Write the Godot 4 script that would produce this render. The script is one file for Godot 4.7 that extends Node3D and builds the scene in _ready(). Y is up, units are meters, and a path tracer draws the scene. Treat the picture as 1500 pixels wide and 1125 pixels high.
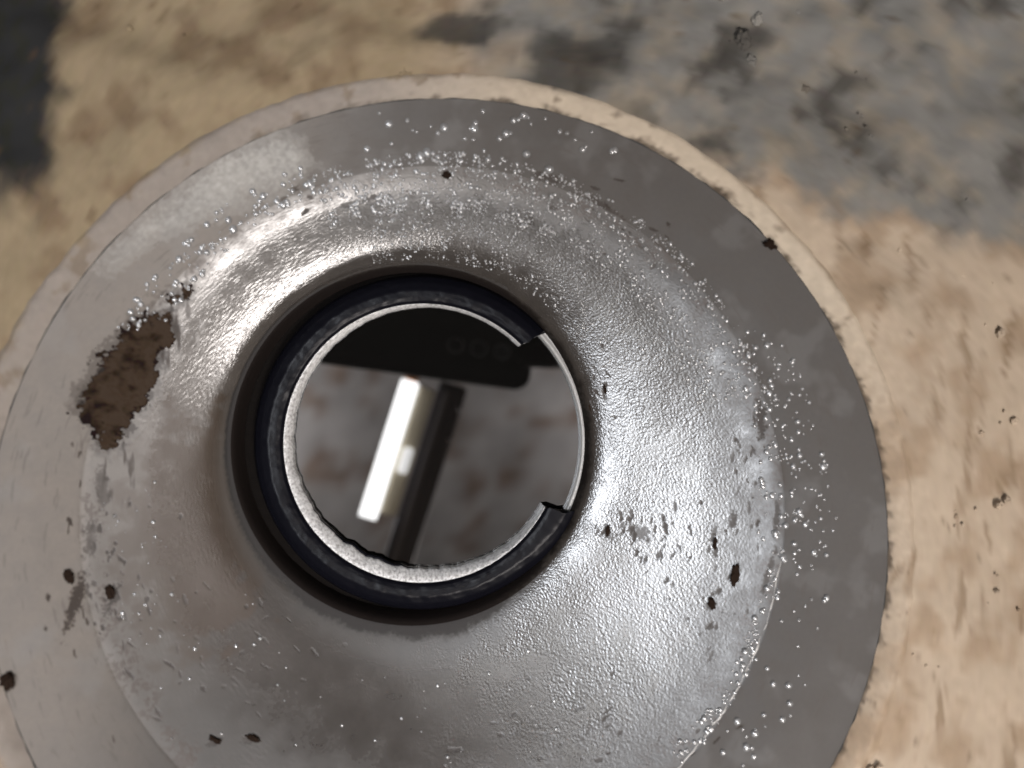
extends Node3D
# A drain mouth seen from above: an out-of-round trumpet-shaped bowl, a black collar round the pipe, still water in the pipe.
# Axes: x to the right of the photograph, z towards its lower edge, y up; the collar's top is y = 0. Metres.

var fine := FastNoiseLite.new()
var mid := FastNoiseLite.new()
var broad := FastNoiseLite.new()
var taken := {}

# bowl profile: radius, centre x, centre z, height (mm)
const PROFILE := [[60, -3, 0, -8], [61, -3, 0, -3.6], [62.3, -2.8, 0.3, -0.4], [64.5, -2.2, 1.2, 1.4], [68, -0.3, 3, 3.2], [76, 2.8, 7, 6.2], [90, 5, 12.5, 10.8], [104, 6.5, 17.5, 15.5], [113, 7.2, 20.5, 19.3], [115.5, 7.4, 21, 20.4], [127, 9, 24, 24.6], [141, 11, 28, 28.8], [143.5, 11, 28, 30.3]]
const LEAN := 0.06  # the bowl's mouth rises towards the lower edge of the photograph


func lin(r: float, g: float, b: float) -> Color:
	return Color(r, g, b).linear_to_srgb()


func mat(c: Color, rough: float, spec := 0.5, metal := 0.0) -> StandardMaterial3D:
	var m := StandardMaterial3D.new()
	m.albedo_color = c.linear_to_srgb()
	m.roughness = rough
	m.metallic_specular = spec
	m.metallic = metal
	return m


func noise_of(kind: int, freq: float, octaves: int, sd: int) -> FastNoiseLite:
	var n := FastNoiseLite.new()
	n.noise_type = kind
	n.frequency = freq
	n.fractal_octaves = octaves
	n.seed = sd
	return n


func numbered(called: String) -> String:
	var n: int = taken.get(called, 0)
	taken[called] = n + 1
	return called if n == 0 else "%s_%03d" % [called, n]


func tag(o: Node3D, label: String, category := "", group := "", kind := "") -> void:
	if label: o.set_meta("label", label)
	if category: o.set_meta("category", category)
	if group: o.set_meta("group", group)
	if kind: o.set_meta("kind", kind)


func thing(called: String, label: String, category: String, at := Vector3.ZERO, group := "", kind := "") -> Node3D:
	var o := Node3D.new()
	o.name = numbered(called)
	add_child(o)
	o.position = at
	tag(o, label, category, group, kind)
	return o


func put(called: String, mesh: Mesh, m: Material, parent: Node3D = null, at := Vector3.ZERO) -> MeshInstance3D:
	var o := MeshInstance3D.new()
	o.name = numbered(called) if parent == null else called
	o.mesh = mesh
	o.material_override = m
	o.position = at
	if parent: parent.add_child(o, true)
	else: add_child(o)
	return o


# a sheet of (nu+1) x (nv+1) points; at(u, v) gives the place; flip turns the front to the other side
func sheet(nu: int, nv: int, at: Callable, flip := false, tint = null, v0 := 0.0, v1 := 1.0) -> ArrayMesh:
	var p := PackedVector3Array()
	var nrm := PackedVector3Array()
	var uv := PackedVector2Array()
	var col := PackedColorArray()
	var ix := PackedInt32Array()
	var w := nu + 1
	for j in nv + 1:
		for i in nu + 1:
			var q: Vector3 = at.call(float(i) / nu, float(j) / nv)
			p.append(q)
			uv.append(Vector2(float(i) / nu, lerpf(v0, v1, float(j) / nv)))
			if tint != null: col.append(tint.call(float(i) / nu, float(j) / nv, q))
	var nrm_guess := Vector3.UP
	var loops := p[0].distance_to(p[nu]) < 1e-6
	nrm.resize(p.size())
	for j in nv + 1:
		for i in nu + 1:
			var i0 := i - 1
			var i1 := i + 1
			if i0 < 0: i0 = nu - 1 if loops else 0
			if i1 > nu: i1 = 1 if loops else nu
			var n := ((p[j * w + i1] - p[j * w + i0]) * 1000.0).cross((p[mini(j + 1, nv) * w + i] - p[maxi(j - 1, 0) * w + i]) * 1000.0).normalized()
			if n.length() < 0.5: n = nrm_guess.normalized() * (1.0 if flip else -1.0)
			nrm[j * w + i] = n if flip else -n
	for j in nv:
		for i in nu:
			var a := j * w + i
			if flip: ix.append_array([a, a + w, a + 1, a + 1, a + w, a + w + 1])
			else: ix.append_array([a, a + 1, a + w, a + 1, a + w + 1, a + w])
	var arr := []
	arr.resize(Mesh.ARRAY_MAX)
	arr[Mesh.ARRAY_VERTEX] = p
	arr[Mesh.ARRAY_NORMAL] = nrm
	arr[Mesh.ARRAY_TEX_UV] = uv
	if tint != null: arr[Mesh.ARRAY_COLOR] = col
	arr[Mesh.ARRAY_INDEX] = ix
	var m := ArrayMesh.new()
	m.add_surface_from_arrays(Mesh.PRIMITIVE_TRIANGLES, arr)
	return m


# box with rounded edges
func slab(size: Vector3, r: float) -> ArrayMesh:
	var p := PackedVector3Array()
	var nrm := PackedVector3Array()
	var ix := PackedInt32Array()
	var half := size / 2
	var core := half - Vector3.ONE * r
	for face in [[0, 1, 2, 1], [0, 1, 2, -1], [1, 2, 0, 1], [1, 2, 0, -1], [2, 0, 1, 1], [2, 0, 1, -1]]:
		var first := p.size()
		var us := [-half[face[1]], -half[face[1]] + r * 0.6, -core[face[1]], core[face[1]], half[face[1]] - r * 0.6, half[face[1]]]
		var vs := [-half[face[2]], -half[face[2]] + r * 0.6, -core[face[2]], core[face[2]], half[face[2]] - r * 0.6, half[face[2]]]
		for v in vs:
			for u in us:
				var q := Vector3.ZERO
				q[face[0]] = half[face[0]] * face[3]
				q[face[1]] = u
				q[face[2]] = v
				var c := q.clamp(-core, core)
				var d := (q - c).normalized()
				p.append(c + d * r)
				nrm.append(d)
		for j in 5:
			for i in 5:
				var o := first + j * 6 + i
				if face[3] > 0: ix.append_array([o, o + 6, o + 1, o + 1, o + 6, o + 7])
				else: ix.append_array([o, o + 1, o + 6, o + 1, o + 7, o + 6])
	var arr := []
	arr.resize(Mesh.ARRAY_MAX)
	arr[Mesh.ARRAY_VERTEX] = p
	arr[Mesh.ARRAY_NORMAL] = nrm
	arr[Mesh.ARRAY_INDEX] = ix
	var m := ArrayMesh.new()
	m.add_surface_from_arrays(Mesh.PRIMITIVE_TRIANGLES, arr)
	return m


# a rounded rectangle with rounded edges, lying flat
func plate(long: float, wide: float, corner: float, thick: float, r: float) -> ArrayMesh:
	return sheet(96, 12, func(u: float, v: float):
		var a := (u + 0.5 / 96.0) * TAU
		var d := Vector2(cos(a), sin(a))
		var sx := signf(d.x) * (long / 2 - corner)
		var sz := signf(d.y) * (wide / 2 - corner)
		var b := clampf((v - 0.1) / 0.8, 0, 1) * PI
		var inset := r * (1.0 - sin(b))
		var p := Vector2(sx, sz) + d * (corner - inset)
		var y := cos(b) * thick / 2
		if v <= 0.0 or v >= 1.0: p *= 0.001
		return Vector3(p.x, y, p.y), true)


func key(t: float) -> Array:
	var n := PROFILE.size()
	var i := clampi(int(t), 0, n - 2)
	var f := t - i
	var o := []
	for k in 4:
		o.append(cubic_interpolate(PROFILE[i][k], PROFILE[i + 1][k], PROFILE[maxi(i - 1, 0)][k], PROFILE[mini(i + 2, n - 1)][k], f) * 0.001)
	return o


func bowl(phi: float, k: Array) -> Vector3:
	var z: float = k[2] - k[0] * sin(phi)
	return Vector3(k[1] + k[0] * cos(phi), k[3] + LEAN * z * smoothstep(0.066, 0.112, k[0]), z)


# the surface of the bowl at a place given in mm, for what lies on it
func bowl_at(x: float, z: float, lift := 0.0) -> Vector3:
	var lo := 0.0
	var hi := 11.99
	for i in 24:
		var t := (lo + hi) / 2
		var k := key(t)
		if Vector2(x * 0.001 - k[1], z * 0.001 - k[2]).length() > k[0]: lo = t
		else: hi = t
	var e := key(lo)
	return Vector3(x * 0.001, e[3] + LEAN * z * 0.001 * smoothstep(0.066, 0.112, e[0]) + lift, z * 0.001)


func _ready() -> void:
	fine = noise_of(FastNoiseLite.TYPE_SIMPLEX_SMOOTH, 1.0, 3, 11)
	mid = noise_of(FastNoiseLite.TYPE_SIMPLEX_SMOOTH, 1.0, 4, 5)
	broad = noise_of(FastNoiseLite.TYPE_SIMPLEX_SMOOTH, 1.0, 3, 23)
	stage()
	ground()
	grit()
	drain()
	pipe()
	clumps()
	drops()
	overhead()
	hand()


func stage() -> void:
	var cam := Camera3D.new()
	cam.name = "camera"
	add_child(cam)
	cam.position = Vector3(0.0108, 0.283, -0.0264)
	cam.look_at(cam.position + Vector3(0.07188, -0.99723, 0.01903), Vector3(0, 0, -1))
	var attr := CameraAttributesPhysical.new()
	attr.frustum_focal_length = 25.16
	attr.exposure_aperture = 4.8
	attr.frustum_focus_distance = 0.304
	cam.attributes = attr
	cam.fov = 51.0
	cam.near = 0.01
	cam.far = 50.0
	cam.current = true
	var e := Environment.new()
	e.background_mode = Environment.BG_COLOR
	e.background_color = lin(0.05, 0.048, 0.046)
	e.tonemap_mode = Environment.TONE_MAPPER_LINEAR
	e.tonemap_exposure = 1.05
	e.sdfgi_enabled = true
	e.ssao_enabled = true
	e.ssil_enabled = true
	var we := WorldEnvironment.new()
	we.name = "surroundings"
	we.environment = e
	add_child(we)


func panel(called: String, label: String, at: Vector3, aim: Vector3, size: Vector2, energy: float, tint: Color) -> void:
	var t := thing(called, label, "lamp", at)
	t.look_at(aim, Vector3.UP)
	var white := mat(Color(0.7, 0.7, 0.7), 0.4)
	put("housing", slab(Vector3(size.x + 0.03, size.y + 0.03, 0.03), 0.006), white, t, Vector3(0, 0, 0.018))
	var g := mat(Color(0.8, 0.8, 0.8), 0.4)
	g.emission_enabled = true
	g.emission = tint
	g.emission_energy_multiplier = 1.0
	put("diffuser", slab(Vector3(size.x, size.y, 0.004), 0.0015), g, t)
	var l := AreaLight3D.new()
	l.name = "panel_light"
	l.area_size = size
	l.light_energy = energy
	l.light_color = tint
	l.area_range = 6.0
	l.shadow_enabled = true
	t.add_child(l)
	l.position = Vector3(0, 0, -0.006)


func overhead() -> void:
	# stained concrete above, seen only in the water
	var img := noise_of(FastNoiseLite.TYPE_SIMPLEX_SMOOTH, 0.012, 5, 77)
	var cm := mat(Color(0.55, 0.5, 0.44), 0.85, 0.2)
	cm.vertex_color_use_as_albedo = true
	cm.albedo_color = Color.WHITE
	var top := put("ceiling", sheet(120, 120, func(u: float, v: float): return Vector3((u - 0.5) * 3.0, 1.6 + 0.004 * mid.get_noise_2d(u * 40, v * 40), (v - 0.5) * 3.0), false, func(u: float, v: float, q: Vector3):
		var a := img.get_noise_2d(q.x * 620, q.z * 620)
		var b := mid.get_noise_2d(q.x * 9 + 30, q.z * 9)
		var c := Color(0.6, 0.56, 0.55).lerp(Color(0.25, 0.14, 0.08), smoothstep(0.05, 0.45, a) * 0.75)
		return c * (1.0 + 0.35 * b)), cm)
	tag(top, "stained pale concrete overhead, mirrored in the water", "", "", "structure")
	panel("panel_lamp", "flat lamp hanging beyond the lower right of the drain", Vector3(0.27, 0.84, 0.48), Vector3.ZERO, Vector2(0.34, 0.2), 0.95, Color(1.0, 0.97, 0.95))
	panel("panel_lamp", "flat lamp hanging to the left, its edge mirrored in the water", Vector3(-0.37, 1.0, 0.03), Vector3.ZERO, Vector2(0.34, 0.13), 0.6, Color(0.95, 0.97, 1.0))
	added_uplight("added_uplight", "added unseen trough lamp lighting the concrete from the left of the work lamp", Vector3(-0.6, 1.28, 0.05), -0.35)
	added_uplight("added_uplight", "added unseen trough lamp lighting the concrete from beyond the phone's right end", Vector3(0.6, 1.28, 0.02), 0.35)
	work_lamp()
	phone()


# an added, unseen trough lamp, put in to brighten the concrete above
func added_uplight(called: String, label: String, at: Vector3, lean: float) -> void:
	var t := thing(called, label, "lamp", at)
	t.rotation.z = lean
	var grey := mat(Color(0.3, 0.3, 0.3), 0.5)
	put("trough", slab(Vector3(0.14, 0.012, 0.5), 0.004), grey, t, Vector3(0, -0.03, 0))
	for s in [-0.065, 0.065]:
		put("trough_side", slab(Vector3(0.01, 0.06, 0.5), 0.004), grey, t, Vector3(s, -0.005, 0))
	var g := mat(Color(0.8, 0.8, 0.8), 0.4)
	g.emission_enabled = true
	g.emission = Color(1, 1, 1)
	g.emission_energy_multiplier = 1.5
	put("glowing_tube", slab(Vector3(0.03, 0.024, 0.46), 0.011), g, t, Vector3(0, -0.008, 0))
	for s in [-0.2, 0.2]:
		put("bracket", slab(Vector3(0.006, 0.34, 0.006), 0.002), grey, t, Vector3(0, 0.15, s))
	var l := AreaLight3D.new()
	l.name = "added_uplight_glow"
	l.area_size = Vector2(0.1, 0.46)
	l.light_energy = 0.65
	l.area_range = 4.0
	l.shadow_enabled = true
	t.add_child(l)
	l.position = Vector3(0, 0.012, 0)
	l.rotation.x = PI / 2


func work_lamp() -> void:
	var a := Vector3(-0.0275, 0.42, -0.0155)
	var b := Vector3(-0.0657, 0.42, 0.1052)
	var t := thing("work_lamp", "white glowing tube lamp with orange tip, mirrored in the water", "lamp", (a + b) / 2)
	t.rotation.y = atan2(b.x - a.x, b.z - a.z)
	var ln := a.distance_to(b)
	var g := mat(Color(0.8, 0.8, 0.8), 0.3)
	g.emission_enabled = true
	g.emission = Color(1, 1, 1)
	g.emission_energy_multiplier = 8.0
	put("tube", slab(Vector3(0.016, 0.010, ln), 0.002), g, t)
	put("end_cap", slab(Vector3(0.013, 0.012, 0.010), 0.004), mat(Color(0.8, 0.34, 0.1), 0.5), t, Vector3(0, 0, -ln / 2 - 0.005))
	put("reflector", slab(Vector3(0.016, 0.004, ln * 0.94), 0.0015), mat(Color(0.8, 0.72, 0.55), 0.3, 0.5, 0.4), t, Vector3(0.0165, 0.008, -0.002))
	var h := g.duplicate()
	h.emission_energy_multiplier = 5.0
	put("bulb", slab(Vector3(0.009, 0.006, 0.024), 0.0029), h, t, Vector3(0.0165, 0.003, 0.006))
	var dark := mat(Color(0.085, 0.07, 0.088), 0.4)
	put("housing", slab(Vector3(0.026, 0.02, 0.2), 0.004), dark, t, Vector3(0.0375, 0.006, 0.028))
	put("rail", slab(Vector3(0.005, 0.006, 0.19), 0.002), mat(Color(0.25, 0.23, 0.26), 0.3), t, Vector3(0.034, -0.006, 0.03))
	for k in 2:
		put("rail_screw", slab(Vector3(0.0035, 0.002, 0.0035), 0.0009), mat(Color(0.75, 0.75, 0.8), 0.2, 0.5, 0.9), t, Vector3(0.0475, -0.0045, -0.052 + k * 0.028))
	for q in [-0.04, 0.06]:
		put("hanger", slab(Vector3(0.002, 1.17, 0.002), 0.0008), dark, t, Vector3(0.0375, 0.6, q))
	var l := AreaLight3D.new()
	l.name = "tube_light"
	l.area_size = Vector2(0.016, ln)
	l.light_energy = 0.003
	l.area_range = 4.0
	l.shadow_enabled = true
	t.add_child(l)
	l.position = Vector3(0, -0.007, 0)
	l.rotation.x = -PI / 2


func phone() -> void:
	var t := thing("smartphone", "black phone held above the drain, mirrored dark in the water", "phone", Vector3(-0.0120, 0.2895, -0.0588))
	t.rotation.y = -0.138
	var black := mat(Color(0.006, 0.006, 0.009), 0.5, 0.25)
	put("body", plate(0.166, 0.077, 0.011, 0.008, 0.003), black, t)
	for k in 3:
		var c := CylinderMesh.new()
		c.top_radius = 0.006
		c.bottom_radius = 0.006
		c.height = 0.0016
		c.radial_segments = 40
		put("lens_ring", c, mat(Color(0.25, 0.25, 0.27), 0.3, 0.5, 0.8), t, Vector3(0.026 + k * 0.017, -0.0046, 0.012))
		c = CylinderMesh.new()
		c.top_radius = 0.0048
		c.bottom_radius = 0.0048
		c.height = 0.002
		put("lens", c, mat(Color(0.005, 0.005, 0.01), 0.05), t, Vector3(0.026 + k * 0.017, -0.0048, 0.012))


func ground() -> void:
	var gm := mat(Color.WHITE, 0.75, 0.25)
	gm.vertex_color_use_as_albedo = true
	var g := put("ground", sheet(420, 150, func(u: float, v: float):
		var r := 0.1475 + 0.30 * pow(v, 1.5) + (1.2 * pow(maxf(v - 0.8, 0) / 0.2, 2.0))
		var a := u * TAU
		var q := Vector3(0.011 + r * cos(a), 0.0305, 0.028 - r * sin(a))
		q.y += LEAN * clampf(q.z, -0.25, 0.3)
		var top := smoothstep(0.02, -0.12, q.z)
		q.y += 0.0008 * broad.get_noise_2d(q.x * 30, q.z * 30) + 0.00015 * mid.get_noise_2d(q.x * 150, q.z * 150) + 0.003 * broad.get_noise_2d(q.x * 12, q.z * 12) * smoothstep(0, 0.1, v)
		q.y += 0.006 * top * smoothstep(0.0, 0.1, v) * (0.8 + 0.6 * broad.get_noise_2d(q.x * 22 + 9, q.z * 22))
		return q, false, func(u: float, v: float, q: Vector3): return ground_tint(q)), gm)
	tag(g, "", "", "", "structure")


func grit() -> void:
	var rng := RandomNumberGenerator.new()
	rng.seed = 9
	var places := []
	var tints := []
	for k in 2600:
		var a := rng.randf() * TAU
		var r := 0.1505 + 0.2 * pow(rng.randf(), 1.3)
		var q := Vector3(0.011 + r * cos(a), 0.0, 0.028 - r * sin(a))
		if q.z > 0.16 or absf(q.x) > 0.28: continue
		var rough_part := smoothstep(-0.03, -0.1, q.z)
		if mid.get_noise_2d(q.x * 60, q.z * 60) < 0.12 - 0.2 * rough_part: continue
		q.y = 0.0303 + LEAN * clampf(q.z, -0.25, 0.3) + 0.004 * smoothstep(0.02, -0.12, q.z) * smoothstep(0.152, 0.2, r)
		var s := 0.0004 + 0.0010 * pow(rng.randf(), 3.0) * (1.0 + 1.5 * rough_part)
		places.append(Transform3D(Basis.from_euler(Vector3(rng.randf(), rng.randf() * 6, rng.randf())).scaled(Vector3(s, s * 0.7, s * rng.randf_range(0.8, 1.4))), q))
		tints.append(ground_tint(q) * rng.randf_range(0.75, 1.2))
	var mm := MultiMesh.new()
	mm.transform_format = MultiMesh.TRANSFORM_3D
	mm.use_colors = true
	mm.mesh = lump(Vector3.ONE, 3.0)
	mm.instance_count = places.size()
	for i in places.size():
		mm.set_instance_transform(i, places[i])
		mm.set_instance_color(i, tints[i])
	var o := MultiMeshInstance3D.new()
	o.name = "grit"
	o.multimesh = mm
	o.material_override = mat(Color.WHITE, 0.85, 0.2)
	o.material_override.vertex_color_use_as_albedo = true
	add_child(o)
	tag(o, "fine sandy grit lying on the ground round the drain", "", "", "stuff")


func ground_tint(q: Vector3) -> Color:
	var x := q.x * 1000
	var z := q.z * 1000
	var n := broad.get_noise_2d(x * 0.02, z * 0.02)
	var m := mid.get_noise_2d(x * 0.06, z * 0.06)
	var f := mid.get_noise_2d(x * 0.25, z * 0.25)
	var drag := mid.get_noise_2d(x * 0.09 + 0.5 * n, z * 0.018 + 40)
	var spread := mid.get_noise_2d(x * 0.035 + 20, z * 0.035)
	var beige := Color(0.385, 0.312, 0.236).lerp(Color(0.295, 0.222, 0.155), smoothstep(-0.15, 0.4, spread)).lerp(Color(0.16, 0.105, 0.06), 0.6 * smoothstep(0.22, 0.5, drag))
	var tawny := Color(0.2, 0.155, 0.098).lerp(Color(0.14, 0.1, 0.062), smoothstep(-0.1, 0.4, spread))
	var grey := Color(0.17, 0.166, 0.155).lerp(Color(0.26, 0.215, 0.155), smoothstep(-0.3, 0.6, m + 0.4 * n) * 0.55).lerp(Color(0.07, 0.065, 0.058), smoothstep(0.0, 0.6, -spread))
	# grey concrete lies beyond a slanting edge at the upper right, tan mortar at the upper left
	var edge := (z + 103) - (x - 30) * 0.24 + 7 * n + 7 * m
	var right := smoothstep(4.0, -8.0, edge) * smoothstep(10.0, 32.0, x + 20 * n)
	var c := beige.lerp(tawny, smoothstep(40.0, -10.0, x) * smoothstep(10.0, -40.0, z))
	c = c.lerp(grey, right)
	# dark patches: shadow painted into the ground at the upper left and top
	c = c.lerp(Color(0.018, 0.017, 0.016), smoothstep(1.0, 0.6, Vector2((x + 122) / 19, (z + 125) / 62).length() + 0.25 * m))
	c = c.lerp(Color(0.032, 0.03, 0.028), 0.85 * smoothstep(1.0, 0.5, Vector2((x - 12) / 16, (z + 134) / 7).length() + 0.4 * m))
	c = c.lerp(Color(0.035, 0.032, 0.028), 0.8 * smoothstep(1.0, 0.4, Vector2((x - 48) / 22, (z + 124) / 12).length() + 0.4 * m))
	# brown specks
	c = c.lerp(Color(0.07, 0.042, 0.022), 0.45 * smoothstep(0.48, 0.66, mid.get_noise_2d(x * 0.11 + 70, z * 0.09) + 0.15 * m))
	return c * (1.0 + 0.12 * f)


# a thin crust of mud on the bowl, inside an outline (mm) with a frayed edge
func mud_crust(parent: Node3D, outline: PackedVector2Array, called: String, label: String) -> void:
	var box := Rect2(outline[0], Vector2.ZERO)
	for q in outline: box = box.expand(q)
	box = box.grow(4.0)
	var cell := 0.33
	var nx := int(box.size.x / cell)
	var nz := int(box.size.y / cell)
	var ids := {}
	var p := PackedVector3Array()
	var col := PackedColorArray()
	for j in nz:
		for i in nx:
			var x := box.position.x + i * cell
			var z := box.position.y + j * cell
			var m := mid.get_noise_2d(x * 0.12, z * 0.12)
			var f := fine.get_noise_2d(x * 0.45, z * 0.45)
			var cover := 0.0
			for e in 8:
				var r := 0.6 if e < 4 else 1.6
				if Geometry2D.is_point_in_polygon(Vector2(x + 2.4 * f + 4.0 * m + r * cos(e * 1.571), z + 2.4 * fine.get_noise_2d(x * 0.4 + 60, z * 0.3) + r * sin(e * 1.571)), outline): cover += 0.125
			cover += 0.25 * f - 0.1
			if cover < 0.25: continue
			ids[j * nx + i] = p.size()
			p.append(bowl_at(x, z, -0.00005 + 0.0004 * smoothstep(0.25, 0.7, cover) * (0.7 + 0.5 * f) - 0.00016 * smoothstep(0.6, 1.0, cover)))
			col.append(Color(0.036, 0.024, 0.016).lerp(Color(0.011, 0.0065, 0.004), clampf(smoothstep(-0.1, 0.6, m + 0.25 * f) + smoothstep(0.85, 0.4, cover), 0, 1)))
	var st := SurfaceTool.new()
	st.begin(Mesh.PRIMITIVE_TRIANGLES)
	for k in p.size():
		st.set_color(col[k])
		st.add_vertex(p[k])
	for o in ids:
		if ids.has(o + 1) and ids.has(o + nx) and ids.has(o + nx + 1):
			for k in [o, o + 1, o + nx + 1, o, o + nx + 1, o + nx]: st.add_index(ids[k])
	st.generate_normals()
	var mm := mat(Color.WHITE, 0.7, 0.16)
	mm.vertex_color_use_as_albedo = true
	put(called, st.commit(), mm, parent).set_meta("label", label)


# how far a place (mm) lies inside a soft-edged blot; warped by noise so that no edge is clean
func blot(x: float, z: float, cx: float, cz: float, a: float, b: float, turn: float, warp: float, soft := 0.3) -> float:
	var dx := x - cx
	var dz := z - cz
	var c := cos(turn)
	var s := sin(turn)
	var d := Vector2((dx * c - dz * s) / a, (dx * s + dz * c) / b).length()
	return smoothstep(1.0, 1.0 - soft, d + warp)


func drain() -> void:
	var t := thing("drain_bowl", "wide grey-brown flared drain bowl, wet and streaked with brown dirt", "drain")
	var w := 2048
	var h := 640
	var edge := 8.6  # the wet wall ends at the small step
	var last := 11.0
	var color := PackedByteArray()
	var rough := PackedByteArray()
	var height := PackedByteArray()
	color.resize(w * h * 3)
	rough.resize(w * h)
	height.resize(w * h)
	var mud := PackedVector2Array([Vector2(-107.1, -13.6), Vector2(-104.1, -22.1), Vector2(-99.7, -30.7), Vector2(-92.9, -39.4), Vector2(-87.2, -43.4), Vector2(-82, -45.1), Vector2(-78.7, -42), Vector2(-81.7, -35.3), Vector2(-85.2, -28.6), Vector2(-87.4, -19.7), Vector2(-91.9, -10.9), Vector2(-99.4, 0.9), Vector2(-102.9, -0.4), Vector2(-101.8, -6.9)])
	var spot := PackedVector2Array([Vector2(-82.6, -48.3), Vector2(-77.8, -51.8), Vector2(-73.7, -55.2), Vector2(-74, -52), Vector2(-78.2, -47), Vector2(-82.4, -46.9)])
	var film := PackedVector2Array([Vector2(-67, -89.5), Vector2(-58.5, -96), Vector2(-46.1, -100.2), Vector2(-35.9, -98.5), Vector2(-35, -93.5), Vector2(-38.7, -88.7), Vector2(-49.5, -83.6), Vector2(-62.3, -75.7), Vector2(-72.4, -72), Vector2(-82.4, -67.2), Vector2(-98.1, -56.1), Vector2(-99.5, -60.1), Vector2(-87.8, -69)])
	# x, z, half length, half width (mm), turn, darkness
	var streaks := [[-107, 46, 2.0, 10, -0.22, 0.9], [-97.6, 47, 2.0, 6.5, -0.35, 0.95], [-104, 27, 1.8, 7, -0.1, 0.6], [-101, 12, 2.0, 8, 0.1, 0.6], [-123, 68, 2, 3, 0.0, 0.9], [114.2, -9, 1.6, 9, 0.1, 0.95], [119, 23, 1.0, 7, -0.1, 0.7], [116, 42, 1.0, 9, -0.3, 0.6], [84, 28, 0.9, 4.5, 0.2, 0.9], [76, 31, 4.0, 3.2, 0.0, 0.5], [64.6, 30.8, 1.0, 2.6, 0.2, 0.95], [63.7, -19, 0.7, 2.6, -0.2, 0.95], [59.8, -22.6, 0.5, 1.6, -0.2, 0.9], [99.8, 34, 0.9, 4, 0.1, 0.85], [98, 53.6, 1.6, 3, -0.4, 0.8], [-66, 93, 2.6, 1.2, 0.4, 0.8], [-55, 93.5, 3.0, 1.6, 0.3, 0.7], [8.6, -91, 2.2, 1.4, 0.0, 0.9], [-17.5, -83, 5, 0.8, 0.35, 0.8], [-25, -81, 5, 0.7, 0.4, 0.7], [-53, 58, 1.2, 0.5, 0.6, 0.8], [-60, 68, 1.0, 0.5, 0.6, 0.8], [78, -61, 1.6, 0.8, 0.6, 0.7], [62, -80, 7, 1.2, -0.55, 0.5], [42, -90, 6, 1.2, -0.3, 0.5], [106, 25, 1.4, 3.4, 0.0, 0.8]]
	for j in h:
		var tv := (j + 0.5) / h * last
		var k := key(tv)
		var rad: float = k[0] * 1000
		var y: float = k[3] * 1000
		var crease := smoothstep(104.0, 110.0, rad) * smoothstep(116.0, 112.0, rad)
		var belt := smoothstep(110.0, 116.0, rad)
		for i in w:
			var phi := (i + 0.5) / w * TAU
			var x: float = k[1] * 1000 + rad * cos(phi)
			var z: float = k[2] * 1000 - rad * sin(phi)
			var m := mid.get_noise_3d(x * 0.09, y * 0.09, z * 0.09)
			var f := fine.get_noise_3d(x * 0.5, y * 0.5, z * 0.5)
			# the smooth outer band starts at a ragged line: paler and duller than the wet wall
			var out := clampf(belt + (0.5 * m + 0.3 * f) * 4.0 * belt * (1.0 - belt), 0.0, 1.0)
			var left := smoothstep(10.0, -40.0, x)
			# relief: leathery grain, drawn out round the bowl on the left half
			var g1 := fine.get_noise_3d(rad * 1.25, phi * lerpf(60, 30, left), 0.6 * m)
			var g2 := fine.get_noise_3d(x * 1.25, y * 1.25, z * 1.25)
			var wet := clampf(0.18 + smoothstep(-30.0, 35.0, x - 0.55 * (z - 20.0)) + smoothstep(5.0, -30.0, z) + 0.6 * m, 0.1, 1.0)
			var hh := 0.5 + 0.36 * wet * (1.0 - 0.25 * left) * (1.0 + 0.8 * m) * lerpf(g2, g1, 0.25 + 0.6 * left) * (1.0 - out)
			var base := Color(0.036, 0.031, 0.027).lerp(Color(0.047, 0.041, 0.036), out).lerp(Color(0.13, 0.112, 0.096), smoothstep(-35.0, -98.0, x + 0.3 * z) * (0.45 + 0.55 * out))
			var c := base * (1.0 + 0.2 * m + 0.07 * f)
			var dry := smoothstep(90.0, 114.0, rad + 9.0 * m + 5.0 * f - 6.0 * left * smoothstep(0.0, -60.0, z) + 9.0 * left * smoothstep(-30.0, 30.0, z))
			var ro := lerpf(lerpf(0.22 + 0.03 * m, 0.42, dry), 0.58 + 0.1 * m, out)
			ro += 0.3 * (1.0 - wet) * smoothstep(76.0, 64.0, rad)
			# old water marks on the outer band
			var mark := smoothstep(0.12, 0.42, mid.get_noise_3d(x * 0.035 + 8, y * 0.035, z * 0.035)) * smoothstep(104.0, 114.0, rad)
			c = c.lerp(Color(0.15, 0.148, 0.145), 0.22 * mark)
			var wear := smoothstep(0.34, 0.5, fine.get_noise_3d(rad * 0.5, phi * 9.0, 3.0)) * out
			c = c.lerp(Color(0.045, 0.035, 0.028), 0.35 * wear)
			var tinge := blot(x, z, -74, 30, 26, 46, 0.0, 0.6 * m) * smoothstep(62.0, 75.0, rad)
			c = c.lerp(Color(0.04, 0.026, 0.016), 0.75 * tinge)
			if x < -25 and z < 34:
				var fx := x + 2.2 * f + 4.0 * m
				var fz := z + 2.5 * fine.get_noise_3d(x * 0.4, 7, z * 0.4) + 3.0 * mid.get_noise_3d(x * 0.06, 2, z * 0.06)
				var in_film := 0.0
				var in_mud := 0.0
				for e in 5:
					var pt := Vector2(fx + 2.4 * cos(e * 1.257), fz + 2.8 * sin(e * 1.257))
					if z < -45 and Geometry2D.is_point_in_polygon(pt, film): in_film += 0.2
					if Geometry2D.is_point_in_polygon(pt, mud) or Geometry2D.is_point_in_polygon(pt, spot): in_mud += 0.2
				c = c.lerp(Color(0.25, 0.24, 0.22) * (1.0 + 0.35 * m + 0.15 * f), in_film * (0.75 + 0.3 * f))
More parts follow.
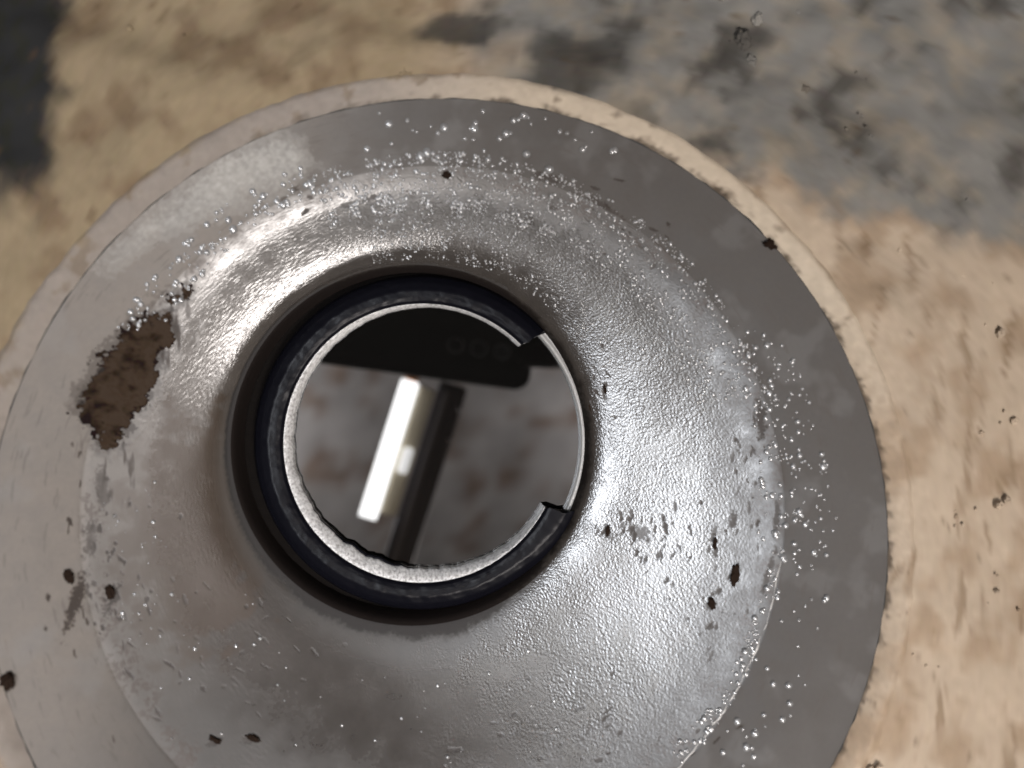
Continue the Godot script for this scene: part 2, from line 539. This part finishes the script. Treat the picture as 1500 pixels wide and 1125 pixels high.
				hh = lerpf(hh, 0.6 + 0.2 * f, in_film)
				# smears that run down from the mud
				var run := smoothstep(0.1, 0.45, fine.get_noise_3d(x * 0.35, 1.0, z * 0.06) + 0.4 * m) * maxf(blot(x, z, -98, 4, 10, 26, 0.2, 0.3 * m, 0.7), blot(x, z, -84, -34, 9, 26, -0.6, 0.3 * m, 0.6))
				c = c.lerp(Color(0.028, 0.017, 0.01), 0.9 * run)
				ro = lerpf(ro, 0.75, run)
				var mc := Color(0.03, 0.019, 0.012).lerp(Color(0.008, 0.0045, 0.0025), smoothstep(-0.1, 0.3, f * 0.6 + 0.8 * m))
				if in_mud < 0.9: mc = Color(0.011, 0.006, 0.0035)
				c = c.lerp(mc, in_mud)
				ro = lerpf(ro, 0.9, in_mud)
				hh = lerpf(hh, 0.25 + 0.12 * f, in_mud)
			var dirt := smoothstep(0.05, 0.4, f * 0.7 + m * 0.7) * crease
			c = c.lerp(Color(0.03, 0.016, 0.009), 0.85 * dirt)
			# shade painted near-black round the collar, wider towards the lower left
			var joint_shade := smoothstep(64.6, 62.4, rad + 1.2 * m + 0.8 * f - 2.5 * smoothstep(20.0, -45.0, x - 0.6 * z) + 1.5 * smoothstep(20.0, 50.0, x))
			c = c.lerp(Color(0.011, 0.0085, 0.007), joint_shade)
			ro = lerpf(ro, 0.8, joint_shade)
			var o := j * w + i
			var cs := c.linear_to_srgb()
			color[o * 3] = clampi(int(cs.r * 255), 0, 255)
			color[o * 3 + 1] = clampi(int(cs.g * 255), 0, 255)
			color[o * 3 + 2] = clampi(int(cs.b * 255), 0, 255)
			rough[o] = clampi(int(ro * 255), 0, 255)
			height[o] = clampi(int(hh * 255), 0, 255)
	# flecks and scratches: clusters to the right and lower right, thin ones elsewhere
	var rng := RandomNumberGenerator.new()
	rng.seed = 7
	for e in [[72, 29, 11, 4, 26], [62, -18, 3, 10, 12], [88, 36, 14, 14, 30], [110, 5, 4, 26, 22], [100, 60, 10, 14, 14], [-60, 75, 30, 16, 22], [-100, 35, 9, 26, 44], [-85, 62, 22, 20, 30], [60, 95, 30, 14, 24], [-20, -82, 26, 5, 20], [60, -76, 22, 8, 20], [20, 100, 30, 10, 12]]:
		for k in e[4]:
			streaks.append([e[0] + rng.randfn() * e[2] * 0.6, e[1] + rng.randfn() * e[3] * 0.6, rng.randf_range(0.25, 0.7), rng.randf_range(0.6, 2.4), 0.0, rng.randf_range(0.5, 1.0)])
			var late: Array = streaks[-1]
			late[4] = atan2(late[1] - 15, late[0] - 5) * -1.0 + rng.randf_range(-0.4, 0.4)
	for e in streaks:
		var lo := 0.0
		var hi := 10.99
		for k in 20:
			var half := (lo + hi) / 2
			var kk := key(half)
			if Vector2(e[0] * 0.001 - kk[1], e[1] * 0.001 - kk[2]).length() > kk[0]: lo = half
			else: hi = half
		var kc := key(lo)
		var pc := int(fposmod(atan2(-(e[1] - kc[2] * 1000), e[0] - kc[1] * 1000), TAU) / TAU * w)
		var jc := int(lo / last * h)
		var reach := maxf(e[2], e[3]) * 1.6
		var di := int(reach / (kc[0] * 1000 * TAU / w)) + 2
		var dj := int(reach / 0.1) + 2
		for j in range(maxi(0, jc - dj), mini(h, jc + dj)):
			var k := key((j + 0.5) / h * last)
			for ii in range(pc - di, pc + di):
				var i := posmod(ii, w)
				var phi := (i + 0.5) / w * TAU
				var x: float = (k[1] + k[0] * cos(phi)) * 1000
				var z: float = (k[2] - k[0] * sin(phi)) * 1000
				if absf(x - e[0]) > reach or absf(z - e[1]) > reach: continue
				var wob := 0.7 * fine.get_noise_3d(x * 0.9, e[0], z * 0.9) + 0.6 * mid.get_noise_3d(x * 0.2, 3, z * 0.2)
				var p: float = e[5] * blot(x, z, e[0], e[1], e[2], e[3], e[4], wob, 0.5)
				if p < 0.02: continue
				var o := j * w + i
				var soil := Color(0.016, 0.009, 0.005).linear_to_srgb()
				color[o * 3] = int(lerpf(color[o * 3], soil.r * 255, p))
				color[o * 3 + 1] = int(lerpf(color[o * 3 + 1], soil.g * 255, p))
				color[o * 3 + 2] = int(lerpf(color[o * 3 + 2], soil.b * 255, p))
				rough[o] = int(lerpf(rough[o], 190, p))
				height[o] = int(lerpf(height[o], 40, p))
	var wm := mat(Color.WHITE, 1.0, 0.68)
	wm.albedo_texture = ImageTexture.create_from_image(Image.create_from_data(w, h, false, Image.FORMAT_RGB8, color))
	wm.roughness_texture = ImageTexture.create_from_image(Image.create_from_data(w, h, false, Image.FORMAT_L8, rough))
	wm.roughness_texture_channel = BaseMaterial3D.TEXTURE_CHANNEL_RED
	wm.heightmap_enabled = true
	wm.heightmap_texture = ImageTexture.create_from_image(Image.create_from_data(w, h, false, Image.FORMAT_L8, height))
	wm.heightmap_scale = 0.018
	var bm := wm.duplicate()
	bm.metallic_specular = 0.48
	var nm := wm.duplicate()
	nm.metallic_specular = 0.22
	var neck := 2.45
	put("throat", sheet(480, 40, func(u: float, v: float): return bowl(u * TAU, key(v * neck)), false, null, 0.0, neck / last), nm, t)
	put("gap_shade_floor", sheet(240, 6, func(u: float, v: float):  # floor of the gap round the collar, coloured near-black as its shadow
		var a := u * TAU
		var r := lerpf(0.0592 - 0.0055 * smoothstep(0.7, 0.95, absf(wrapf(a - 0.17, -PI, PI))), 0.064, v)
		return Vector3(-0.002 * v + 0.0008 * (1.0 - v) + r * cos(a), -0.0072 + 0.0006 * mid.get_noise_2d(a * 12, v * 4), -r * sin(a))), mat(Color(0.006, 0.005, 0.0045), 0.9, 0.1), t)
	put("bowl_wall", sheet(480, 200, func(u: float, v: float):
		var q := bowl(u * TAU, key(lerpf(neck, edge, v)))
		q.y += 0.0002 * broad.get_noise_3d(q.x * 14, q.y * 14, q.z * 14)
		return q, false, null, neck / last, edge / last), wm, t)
	put("outer_band", sheet(480, 60, func(u: float, v: float):
		var q := bowl(u * TAU, key(edge + v * (last - edge)))
		q.y += 0.0002 * broad.get_noise_3d(q.x * 14, q.y * 14, q.z * 14)
		return q, false, null, edge / last, 1.0), bm, t)
	mud_crust(t, mud, "mud_patch", "long dark brown mud patch on the left wall")
	mud_crust(t, spot, "mud_patch", "small brown mud patch above the long one")
	# a pale thread of dried scum stands along the crease on the right
	put("scum_line", sheet(260, 8, func(u: float, v: float):
		var a := deg_to_rad(lerpf(-58, -1, u))
		var r := 113.6 + 0.7 * mid.get_noise_2d(u * 9, 4)
		var q := bowl_at(7.2 + r * cos(a), 20.5 - r * sin(a))
		var s := 0.00036 * clampf(0.55 + 1.3 * mid.get_noise_2d(u * 14, 9), 0.05, 1.2) * sin(PI * clampf(u, 0.02, 0.98))
		return q + Vector3(cos(a), 0, -sin(a)) * s * cos(v * PI) * 1.2 + Vector3.UP * (s * sin(v * PI) - 0.00003), true), mat(Color(0.36, 0.345, 0.325), 0.3, 0.6), t)
	var rm := mat(Color.WHITE, 0.65, 0.3)
	rm.vertex_color_use_as_albedo = true
	put("rim", sheet(720, 24, func(u: float, v: float):
		var a := u * TAU
		var ca := cos(a)
		var sa := sin(a)
		var r := lerpf(0.1412, 0.1525 + 0.0016 * mid.get_noise_2d(ca * 3, sa * 3), v) + 0.0005 * mid.get_noise_2d(ca * 12, sa * 12) * (1.0 - v)
		var y := 0.0289 + LEAN * (0.028 - r * sa) + 0.0026 * sin(clampf(v * 1.5, 0, 1) * PI * 0.55) - 0.0022 * smoothstep(0.5, 1.0, v)
		return Vector3(0.011 + r * ca, y + 0.0005 * mid.get_noise_2d(ca * 14 + v, sa * 14), 0.028 - r * sa), false, func(u: float, v: float, q: Vector3):
		var m := mid.get_noise_2d(q.x * 70, q.z * 70)
		var f := mid.get_noise_2d(q.x * 300, q.z * 300)
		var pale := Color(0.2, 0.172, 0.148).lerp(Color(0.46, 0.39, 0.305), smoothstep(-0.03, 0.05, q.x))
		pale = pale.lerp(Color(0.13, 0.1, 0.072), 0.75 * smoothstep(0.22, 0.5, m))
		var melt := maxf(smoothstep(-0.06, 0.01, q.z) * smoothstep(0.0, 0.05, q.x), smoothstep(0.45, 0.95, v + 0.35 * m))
		var packed := smoothstep(0.16, 0.02, v + 0.12 * f) * smoothstep(-0.25, 0.2, m)
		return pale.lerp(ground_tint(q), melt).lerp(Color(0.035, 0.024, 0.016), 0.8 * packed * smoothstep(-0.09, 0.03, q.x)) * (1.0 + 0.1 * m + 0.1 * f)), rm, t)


func pipe() -> void:
	# collar: black, with a piece broken out on the right
	var from := deg_to_rad(44.0)
	var upto := deg_to_rad(334.0)
	var section := [[-2.6, -16.0], [-2.6, -4.6], [-1.6, -2.6], [0.6, -0.9], [3.2, 0.0], [-2.6, -0.2], [-1.2, -0.6], [-0.4, -1.2], [0.0, -2.4], [0.0, -9.0]]
	var ring_in := func(a: float) -> Vector2: return Vector2(0.0002 + 0.0484 * cos(a), -0.0490 * sin(a))
	var ring_out := func(a: float) -> Vector2: return Vector2(0.0565 * cos(a), -0.057 * sin(a)) * (1.0 + 0.045 * exp(-pow(wrapf(a - deg_to_rad(332), -PI, PI) / 0.3, 2.0)))
	var cm := mat(Color(0.0035, 0.0035, 0.0055), 0.33, 0.22)
	var cn := NoiseTexture2D.new()
	cn.width = 512
	cn.height = 512
	cn.seamless = true
	cn.noise = noise_of(FastNoiseLite.TYPE_SIMPLEX_SMOOTH, 0.03, 4, 3)
	cm.heightmap_enabled = true
	cm.heightmap_scale = 0.0025
	cm.heightmap_texture = cn
	cm.uv1_triplanar = true
	cm.uv1_scale = Vector3.ONE * 30
	var n := section.size()
	var c := thing("pipe_collar", "black plastic collar round the pipe mouth, broken open on its right side", "collar")
	var swept := func(u: float, v: float):
		var s := v * (n - 1)
		var a := lerpf(from, upto, u)
		var near := minf(u, 1.0 - u) * 5.06
		a += (0.03 * mid.get_noise_2d(v * 2.5, u * 2) + 0.1 * (0.5 - v) * signf(u - 0.5)) * exp(-near * 12.0)
		var i := mini(int(s), n - 2)
		var po: Vector2 = ring_out.call(a)
		var pin: Vector2 = ring_in.call(a)
		var d := (pin - po).normalized()
		var pts := []
		for k in [i, i + 1]:
			var b: Vector2 = po + d * section[k][0] * 0.001 if k < 5 else pin + d * section[k][0] * 0.001
			pts.append(Vector3(b.x, section[k][1] * 0.001, b.y))
		var q: Vector3 = pts[0].lerp(pts[1], s - i)
		q.y += 0.00025 * broad.get_noise_2d(q.x * 120, q.z * 120)
		return q
	put("collar_ring", sheet(400, 36, swept, true), cm, c)
	for e in [0.0, 1.0]:
		var st := SurfaceTool.new()
		st.begin(Mesh.PRIMITIVE_TRIANGLES)
		var ends := []
		var heart := Vector3.ZERO
		for k in 37:
			ends.append(swept.call(e, k / 36.0))
			heart += ends[k] / 37.0
		for k in 36:
			st.add_vertex(ends[k])
			st.add_vertex(ends[k + 1])
			st.add_vertex(heart)
		st.generate_normals()
		put("broken_end", st.commit(), cm, c)
	# the scraped pale lip on the collar's inner edge, wide below, a thread above
	var widths := [0.7, 0.7, 0.8, 1.2, 1.7, 2.1, 2.5, 3.1, 3.9, 4.3, 4.2, 3.2, 1.7, 0.9]
	var lm := mat(Color(0.62, 0.61, 0.60), 0.24, 0.7)
	lm.heightmap_enabled = true
	lm.heightmap_scale = 0.02
	lm.heightmap_texture = cn
	lm.uv1_triplanar = true
	lm.uv1_scale = Vector3.ONE * 110
	var ln := NoiseTexture2D.new()
	ln.width = 512
	ln.height = 512
	ln.seamless = true
	ln.noise = noise_of(FastNoiseLite.TYPE_SIMPLEX_SMOOTH, 0.012, 5, 31)
	var ramp := Gradient.new()
	ramp.offsets = PackedFloat32Array([0.25, 0.45, 0.75])
	ramp.colors = PackedColorArray([lin(0.3, 0.29, 0.28), lin(0.55, 0.54, 0.53), lin(0.68, 0.67, 0.66)])
	ln.color_ramp = ramp
	lm.albedo_color = Color.WHITE
	lm.albedo_texture = ln
	var lip := func(u: float, v: float):
		var a := lerpf(from + 0.02, upto - 0.03, u)
		var f := u * (widths.size() - 1)
		var i := mini(int(f), widths.size() - 2)
		var wide: float = lerpf(widths[i], widths[i + 1], f - i) * 0.001 * (1.0 + 0.22 * mid.get_noise_2d(a * 7, 3)) + 0.00012 * mid.get_noise_2d(a * 40, 8)
		var b: Vector2 = ring_in.call(a)
		var t := minf(v / 0.7, 1.0)
		b -= b.normalized() * (wide * t - 0.0002)
		return Vector3(b.x, -0.0016 - 0.0032 * t * t - 0.004 * maxf(v - 0.7, 0.0) / 0.3 + 0.00018 * mid.get_noise_2d(a * 30, v * 5), b.y)
	put("scraped_lip", sheet(500, 20, lip, true), lm, c)
	put("liner_edge", sheet(160, 6, func(u: float, v: float):
		var a := deg_to_rad(lerpf(196, 268, u))
		var edge: Vector3 = lip.call((a - from) / (upto - from), 0.7)
		var inward := Vector3(-edge.x, 0, -edge.z).normalized()
		return edge + inward * 0.0011 * sin(PI * pow(u, 2.0)) * (v - 0.15) + Vector3(0, 0.0004 * sin(PI * v) - 0.0004, 0), true), cm, c)
	# the pipe itself, seen where the collar is broken away
	var p := thing("pipe", "pale plastic pipe end showing where the black collar is broken away", "pipe")
	var pm := mat(Color(0.3, 0.295, 0.285), 0.32, 0.6)
	pm.heightmap_enabled = true
	pm.heightmap_scale = 0.012
	pm.heightmap_texture = cn
	pm.uv1_triplanar = true
	pm.uv1_scale = Vector3.ONE * 40
	put("pipe_wall", sheet(320, 12, func(u: float, v: float):
		var a := u * TAU
		return Vector3(0.0013 + 0.0552 * cos(a), lerpf(-0.0052, -0.0145, v) - 0.008 * smoothstep(0.75, 0.85, absf(wrapf(a - 0.17, -PI, PI))), -0.0552 * sin(a)), true), pm, p)
	put("pipe_edge", sheet(320, 14, func(u: float, v: float):
		var a := u * TAU
		var b := v * PI
		var low := smoothstep(0.75, 0.85, absf(wrapf(a - 0.17, -PI, PI)))
		var r := 0.0566 - 0.009 * low + 0.0014 * cos(b) + 0.0003 * exp(-pow((v - 0.5) / 0.1, 2.0))
		return Vector3(0.0013 + r * cos(a), -0.0052 - 0.008 * low + 0.0012 * sin(b) - 0.0006 * exp(-pow((v - 0.45) / 0.12, 2.0)) + 0.0002 * mid.get_noise_2d(a * 20, 3), -r * sin(a)), true), pm, p)
	var wm := mat(Color(0.004, 0.0038, 0.0035), 0.0, 1.0)
	wm.clearcoat_enabled = true
	wm.clearcoat = 1.0
	wm.clearcoat_roughness = 0.0
	var wo := put("water", sheet(160, 3, func(u: float, v: float):
		var a := u * TAU
		v = maxf(v, 0.001)
		return Vector3(0.0013 + 0.0556 * v * cos(a), -0.0078, -0.0556 * v * sin(a)), true), wm)
	tag(wo, "still dark water in the pipe mirroring a lamp and a phone", "", "", "structure")


# small things on the bowl: mud clumps one can tell apart, and water drops
func lump(size: Vector3, sd: float) -> ArrayMesh:
	return sheet(28, 14, func(u: float, v: float):
		var a := u * TAU
		var b := (v - 0.5) * PI
		var d := Vector3(cos(b) * cos(a), sin(b), cos(b) * sin(a))
		return d * size * (1.0 + 0.75 * mid.get_noise_3d(d.x * 1.3 + sd, d.y * 1.3, d.z * 1.3)), true)


func clumps() -> void:
	var m := mat(Color(0.014, 0.008, 0.005), 0.8, 0.2)
	# place (mm), half size (mm), turn, label
	for e in [
		[105.8, 43.7, 1.6, 3.6, 0.1, "largest dark mud clump on the right wall, tall drop shape"],
		[98.2, 53.6, 1.3, 1.9, -0.4, "brown mud clump below the largest one on the right wall"],
		[99.8, 33.6, 0.7, 2.0, 0.1, "narrow mud clump above the largest one on the right wall"],
		[64.6, 30.6, 0.7, 1.9, 0.1, "black mud clump beside the lower broken end of the collar"],
		[63.7, -19.2, 0.5, 1.6, -0.2, "thin black mud clump beside the upper right of the pipe"],
		[-109.2, 38.5, 1.5, 2.2, -0.4, "dark mud clump at the head of the lower left streak"],
		[-98.5, 44.5, 1.4, 2.2, -0.3, "mud clump right of the lower left streak, at the wall's foot"],
		[-123.3, 67.5, 2.2, 2.6, 0.0, "round black mud clump near the rim at the lower left"],
		[114.8, -67.2, 2.4, 1.7, 0.3, "brown mud clump just inside the rim at the upper right"],
		[8.6, -91.0, 1.5, 1.2, 0.0, "small dark mud clump on the crease above the pipe"],
		[-65.8, 92.6, 2.0, 0.9, 0.5, "flat mud clump in the lower part of the bowl, left one of two"],
		[-54.7, 93.6, 2.2, 1.0, 0.4, "flat mud clump in the lower part of the bowl, right one of two"]]:
		var at := bowl_at(e[0], e[1], 0.0002)
		var o := put("mud_clump", lump(Vector3(e[2], 0.3 * minf(e[2], e[3]) + 0.1, e[3]) * 0.001, e[0]), m, null, at)
		o.rotation.y = -e[4]
		tag(o, e[5], "mud", "mud clumps stuck to the drain bowl")


func drops() -> void:
	var rng := RandomNumberGenerator.new()
	rng.seed = 41
	var places := []
	# angle from, to (degrees); radius from, to (mm, from the mouth's centre line); how many; size from, to (mm)
	for e in [[62, 112, 90, 117, 900, 0.12, 0.36], [66, 104, 112, 139, 26, 0.35, 0.8], [16, 66, 92, 116, 800, 0.1, 0.32], [-8, 30, 108, 126, 150, 0.2, 0.5], [-50, -5, 111.5, 115.5, 90, 0.25, 0.55], [-45, 10, 116, 128, 30, 0.3, 0.6], [110, 130, 108, 122, 50, 0.25, 0.6], [180, 215, 90, 108, 30, 0.15, 0.36], [215, 300, 75, 112, 36, 0.12, 0.32], [25, 105, 66, 94, 1100, 0.08, 0.22], [130, 150, 105, 120, 60, 0.25, 0.5]]:
		for k in int(e[4] * 2.2):
			var a := deg_to_rad(rng.randf_range(e[0], e[1]))
			var r := lerpf(e[2], e[3], rng.randf())
			var t := remap(r, 64.0, 142.0, 0.0, 1.0)
			var x := lerpf(0.0, 11.0, t) + r * cos(a)
			var z := lerpf(1.0, 28.0, t) - r * sin(a)
			if mid.get_noise_2d(x * 0.12, z * 0.12) < -0.15: continue
			var s := lerpf(e[5], e[6] * 1.5, pow(rng.randf(), 3.2)) * 0.0016
			var q := bowl_at(x, z, -0.45 * s * 0.6)
			places.append(Transform3D(Basis(Vector3.UP, rng.randf() * TAU).scaled(Vector3(s, s * rng.randf_range(0.7, 0.95), s * rng.randf_range(0.85, 1.3))), q))
	var drop := SphereMesh.new()
	drop.radius = 1.0
	drop.height = 2.0
	drop.radial_segments = 16
	drop.rings = 8
	var mm := MultiMesh.new()
	mm.transform_format = MultiMesh.TRANSFORM_3D
	mm.mesh = drop
	mm.instance_count = places.size()
	for i in places.size(): mm.set_instance_transform(i, places[i])
	var o := MultiMeshInstance3D.new()
	o.name = "water_drops"
	o.multimesh = mm
	o.material_override = mat(Color(0.3, 0.3, 0.3), 0.12, 1.0, 0.35)
	o.material_override.clearcoat_enabled = true
	o.material_override.clearcoat = 1.0
	o.material_override.clearcoat_roughness = 0.06
	add_child(o)
	tag(o, "tiny clear water drops scattered over the upper and right bowl", "", "", "stuff")


# a hand in a dark glove, one skin over capsules that melt into each other (surface nets)
func hand() -> void:
	var bones := []
	var chain := func(pts: Array, r0: float, r1: float):
		for i in pts.size() - 1:
			bones.append([pts[i], pts[i + 1], lerpf(r0, r1, float(i) / (pts.size() - 1)), lerpf(r0, r1, float(i + 1) / (pts.size() - 1))])
	chain.call([Vector3(330, 330, -230), Vector3(160, 308, -122)], 52, 33)
	chain.call([Vector3(160, 308, -122), Vector3(122, 300, -98), Vector3(100, 293, -82)], 31, 20)
	for f in [[-37, -4.0], [-55, 2.0], [-73, 2.0], [-90, -5.0]]:
		chain.call([Vector3(118, 298, -88 + (f[0] + 66) * 0.6), Vector3(93, 288, f[0]), Vector3(76 - f[1], 279, f[0] + 1), Vector3(56 - f[1], 278.5, f[0] + 3)], 12, 7.5)
	chain.call([Vector3(120, 305, -76), Vector3(98, 309, -54), Vector3(74, 304, -44), Vector3(54, 302, -42)], 14, 8)
	var lo := Vector3(40, 262, -300)
	var cell := 4.0
	var nx := 78
	var ny := 32
	var nz := 76
	var val := PackedFloat32Array()
	val.resize(nx * ny * nz)
	val.fill(20.0)
	for b in bones:
		var p0: Vector3 = b[0]
		var p1: Vector3 = b[1]
		var big := maxf(b[2], b[3]) + 14.0
		var c0 := ((Vector3(minf(p0.x, p1.x), minf(p0.y, p1.y), minf(p0.z, p1.z)) - Vector3.ONE * big - lo) / cell).floor()
		var c1 := ((Vector3(maxf(p0.x, p1.x), maxf(p0.y, p1.y), maxf(p0.z, p1.z)) + Vector3.ONE * big - lo) / cell).ceil()
		var d := p1 - p0
		var dd := d.length_squared()
		for z in range(maxi(0, int(c0.z)), mini(nz, int(c1.z) + 1)):
			for y in range(maxi(0, int(c0.y)), mini(ny, int(c1.y) + 1)):
				for x in range(maxi(0, int(c0.x)), mini(nx, int(c1.x) + 1)):
					var q := lo + Vector3(x, y, z) * cell
					var t := clampf((q - p0).dot(d) / dd, 0.0, 1.0)
					var e := q.distance_to(p0 + d * t) - lerpf(b[2], b[3], t)
					var o := (z * ny + y) * nx + x
					var old := val[o]
					var k := maxf(4.0 - absf(old - e), 0.0) / 4.0
					val[o] = minf(old, e) - k * k * 1.0
	var st := SurfaceTool.new()
	st.begin(Mesh.PRIMITIVE_TRIANGLES)
	st.set_smooth_group(0)
	var at := {}
	var count := 0
	var corners := [0, 1, nx, nx + 1, nx * ny, nx * ny + 1, nx * ny + nx, nx * ny + nx + 1]
	for z in nz - 1:
		for y in ny - 1:
			for x in nx - 1:
				var o := (z * ny + y) * nx + x
				var inside := 0
				for k in corners:
					if val[o + k] < 0.0: inside += 1
				if inside == 0 or inside == 8: continue
				var sum := Vector3.ZERO
				var hits := 0
				for e in [[0, 1], [2, 3], [4, 5], [6, 7], [0, 2], [1, 3], [4, 6], [5, 7], [0, 4], [1, 5], [2, 6], [3, 7]]:
					var va := val[o + corners[e[0]]]
					var vb := val[o + corners[e[1]]]
					if (va < 0.0) != (vb < 0.0):
						var pa := Vector3(e[0] & 1, (e[0] >> 1) & 1, e[0] >> 2)
						var pb := Vector3(e[1] & 1, (e[1] >> 1) & 1, e[1] >> 2)
						sum += pa.lerp(pb, va / (va - vb))
						hits += 1
				at[o] = count
				count += 1
				st.add_vertex((lo + (Vector3(x, y, z) + sum / hits) * cell) * 0.001)
	for o in at:
		for e in [[1, nx, nx * ny], [nx, nx * ny, 1], [nx * ny, 1, nx]]:
			var a: int = o
			if (val[a] < 0.0) == (val[a + e[0]] < 0.0): continue
			var b: int = a - e[1]
			var c: int = a - e[2]
			var d: int = a - e[1] - e[2]
			if not (at.has(b) and at.has(c) and at.has(d)): continue
			var order := [a, b, d, a, d, c] if val[a] >= 0.0 else [a, d, b, a, c, d]
			for k in order: st.add_index(at[k])
	st.generate_normals()
	var t := thing("hand", "dark gloved hand and sleeve holding the phone, dark in the water", "hand")
	put("gloved_hand", st.commit(), mat(Color(0.008, 0.008, 0.012), 0.75, 0.2), t)
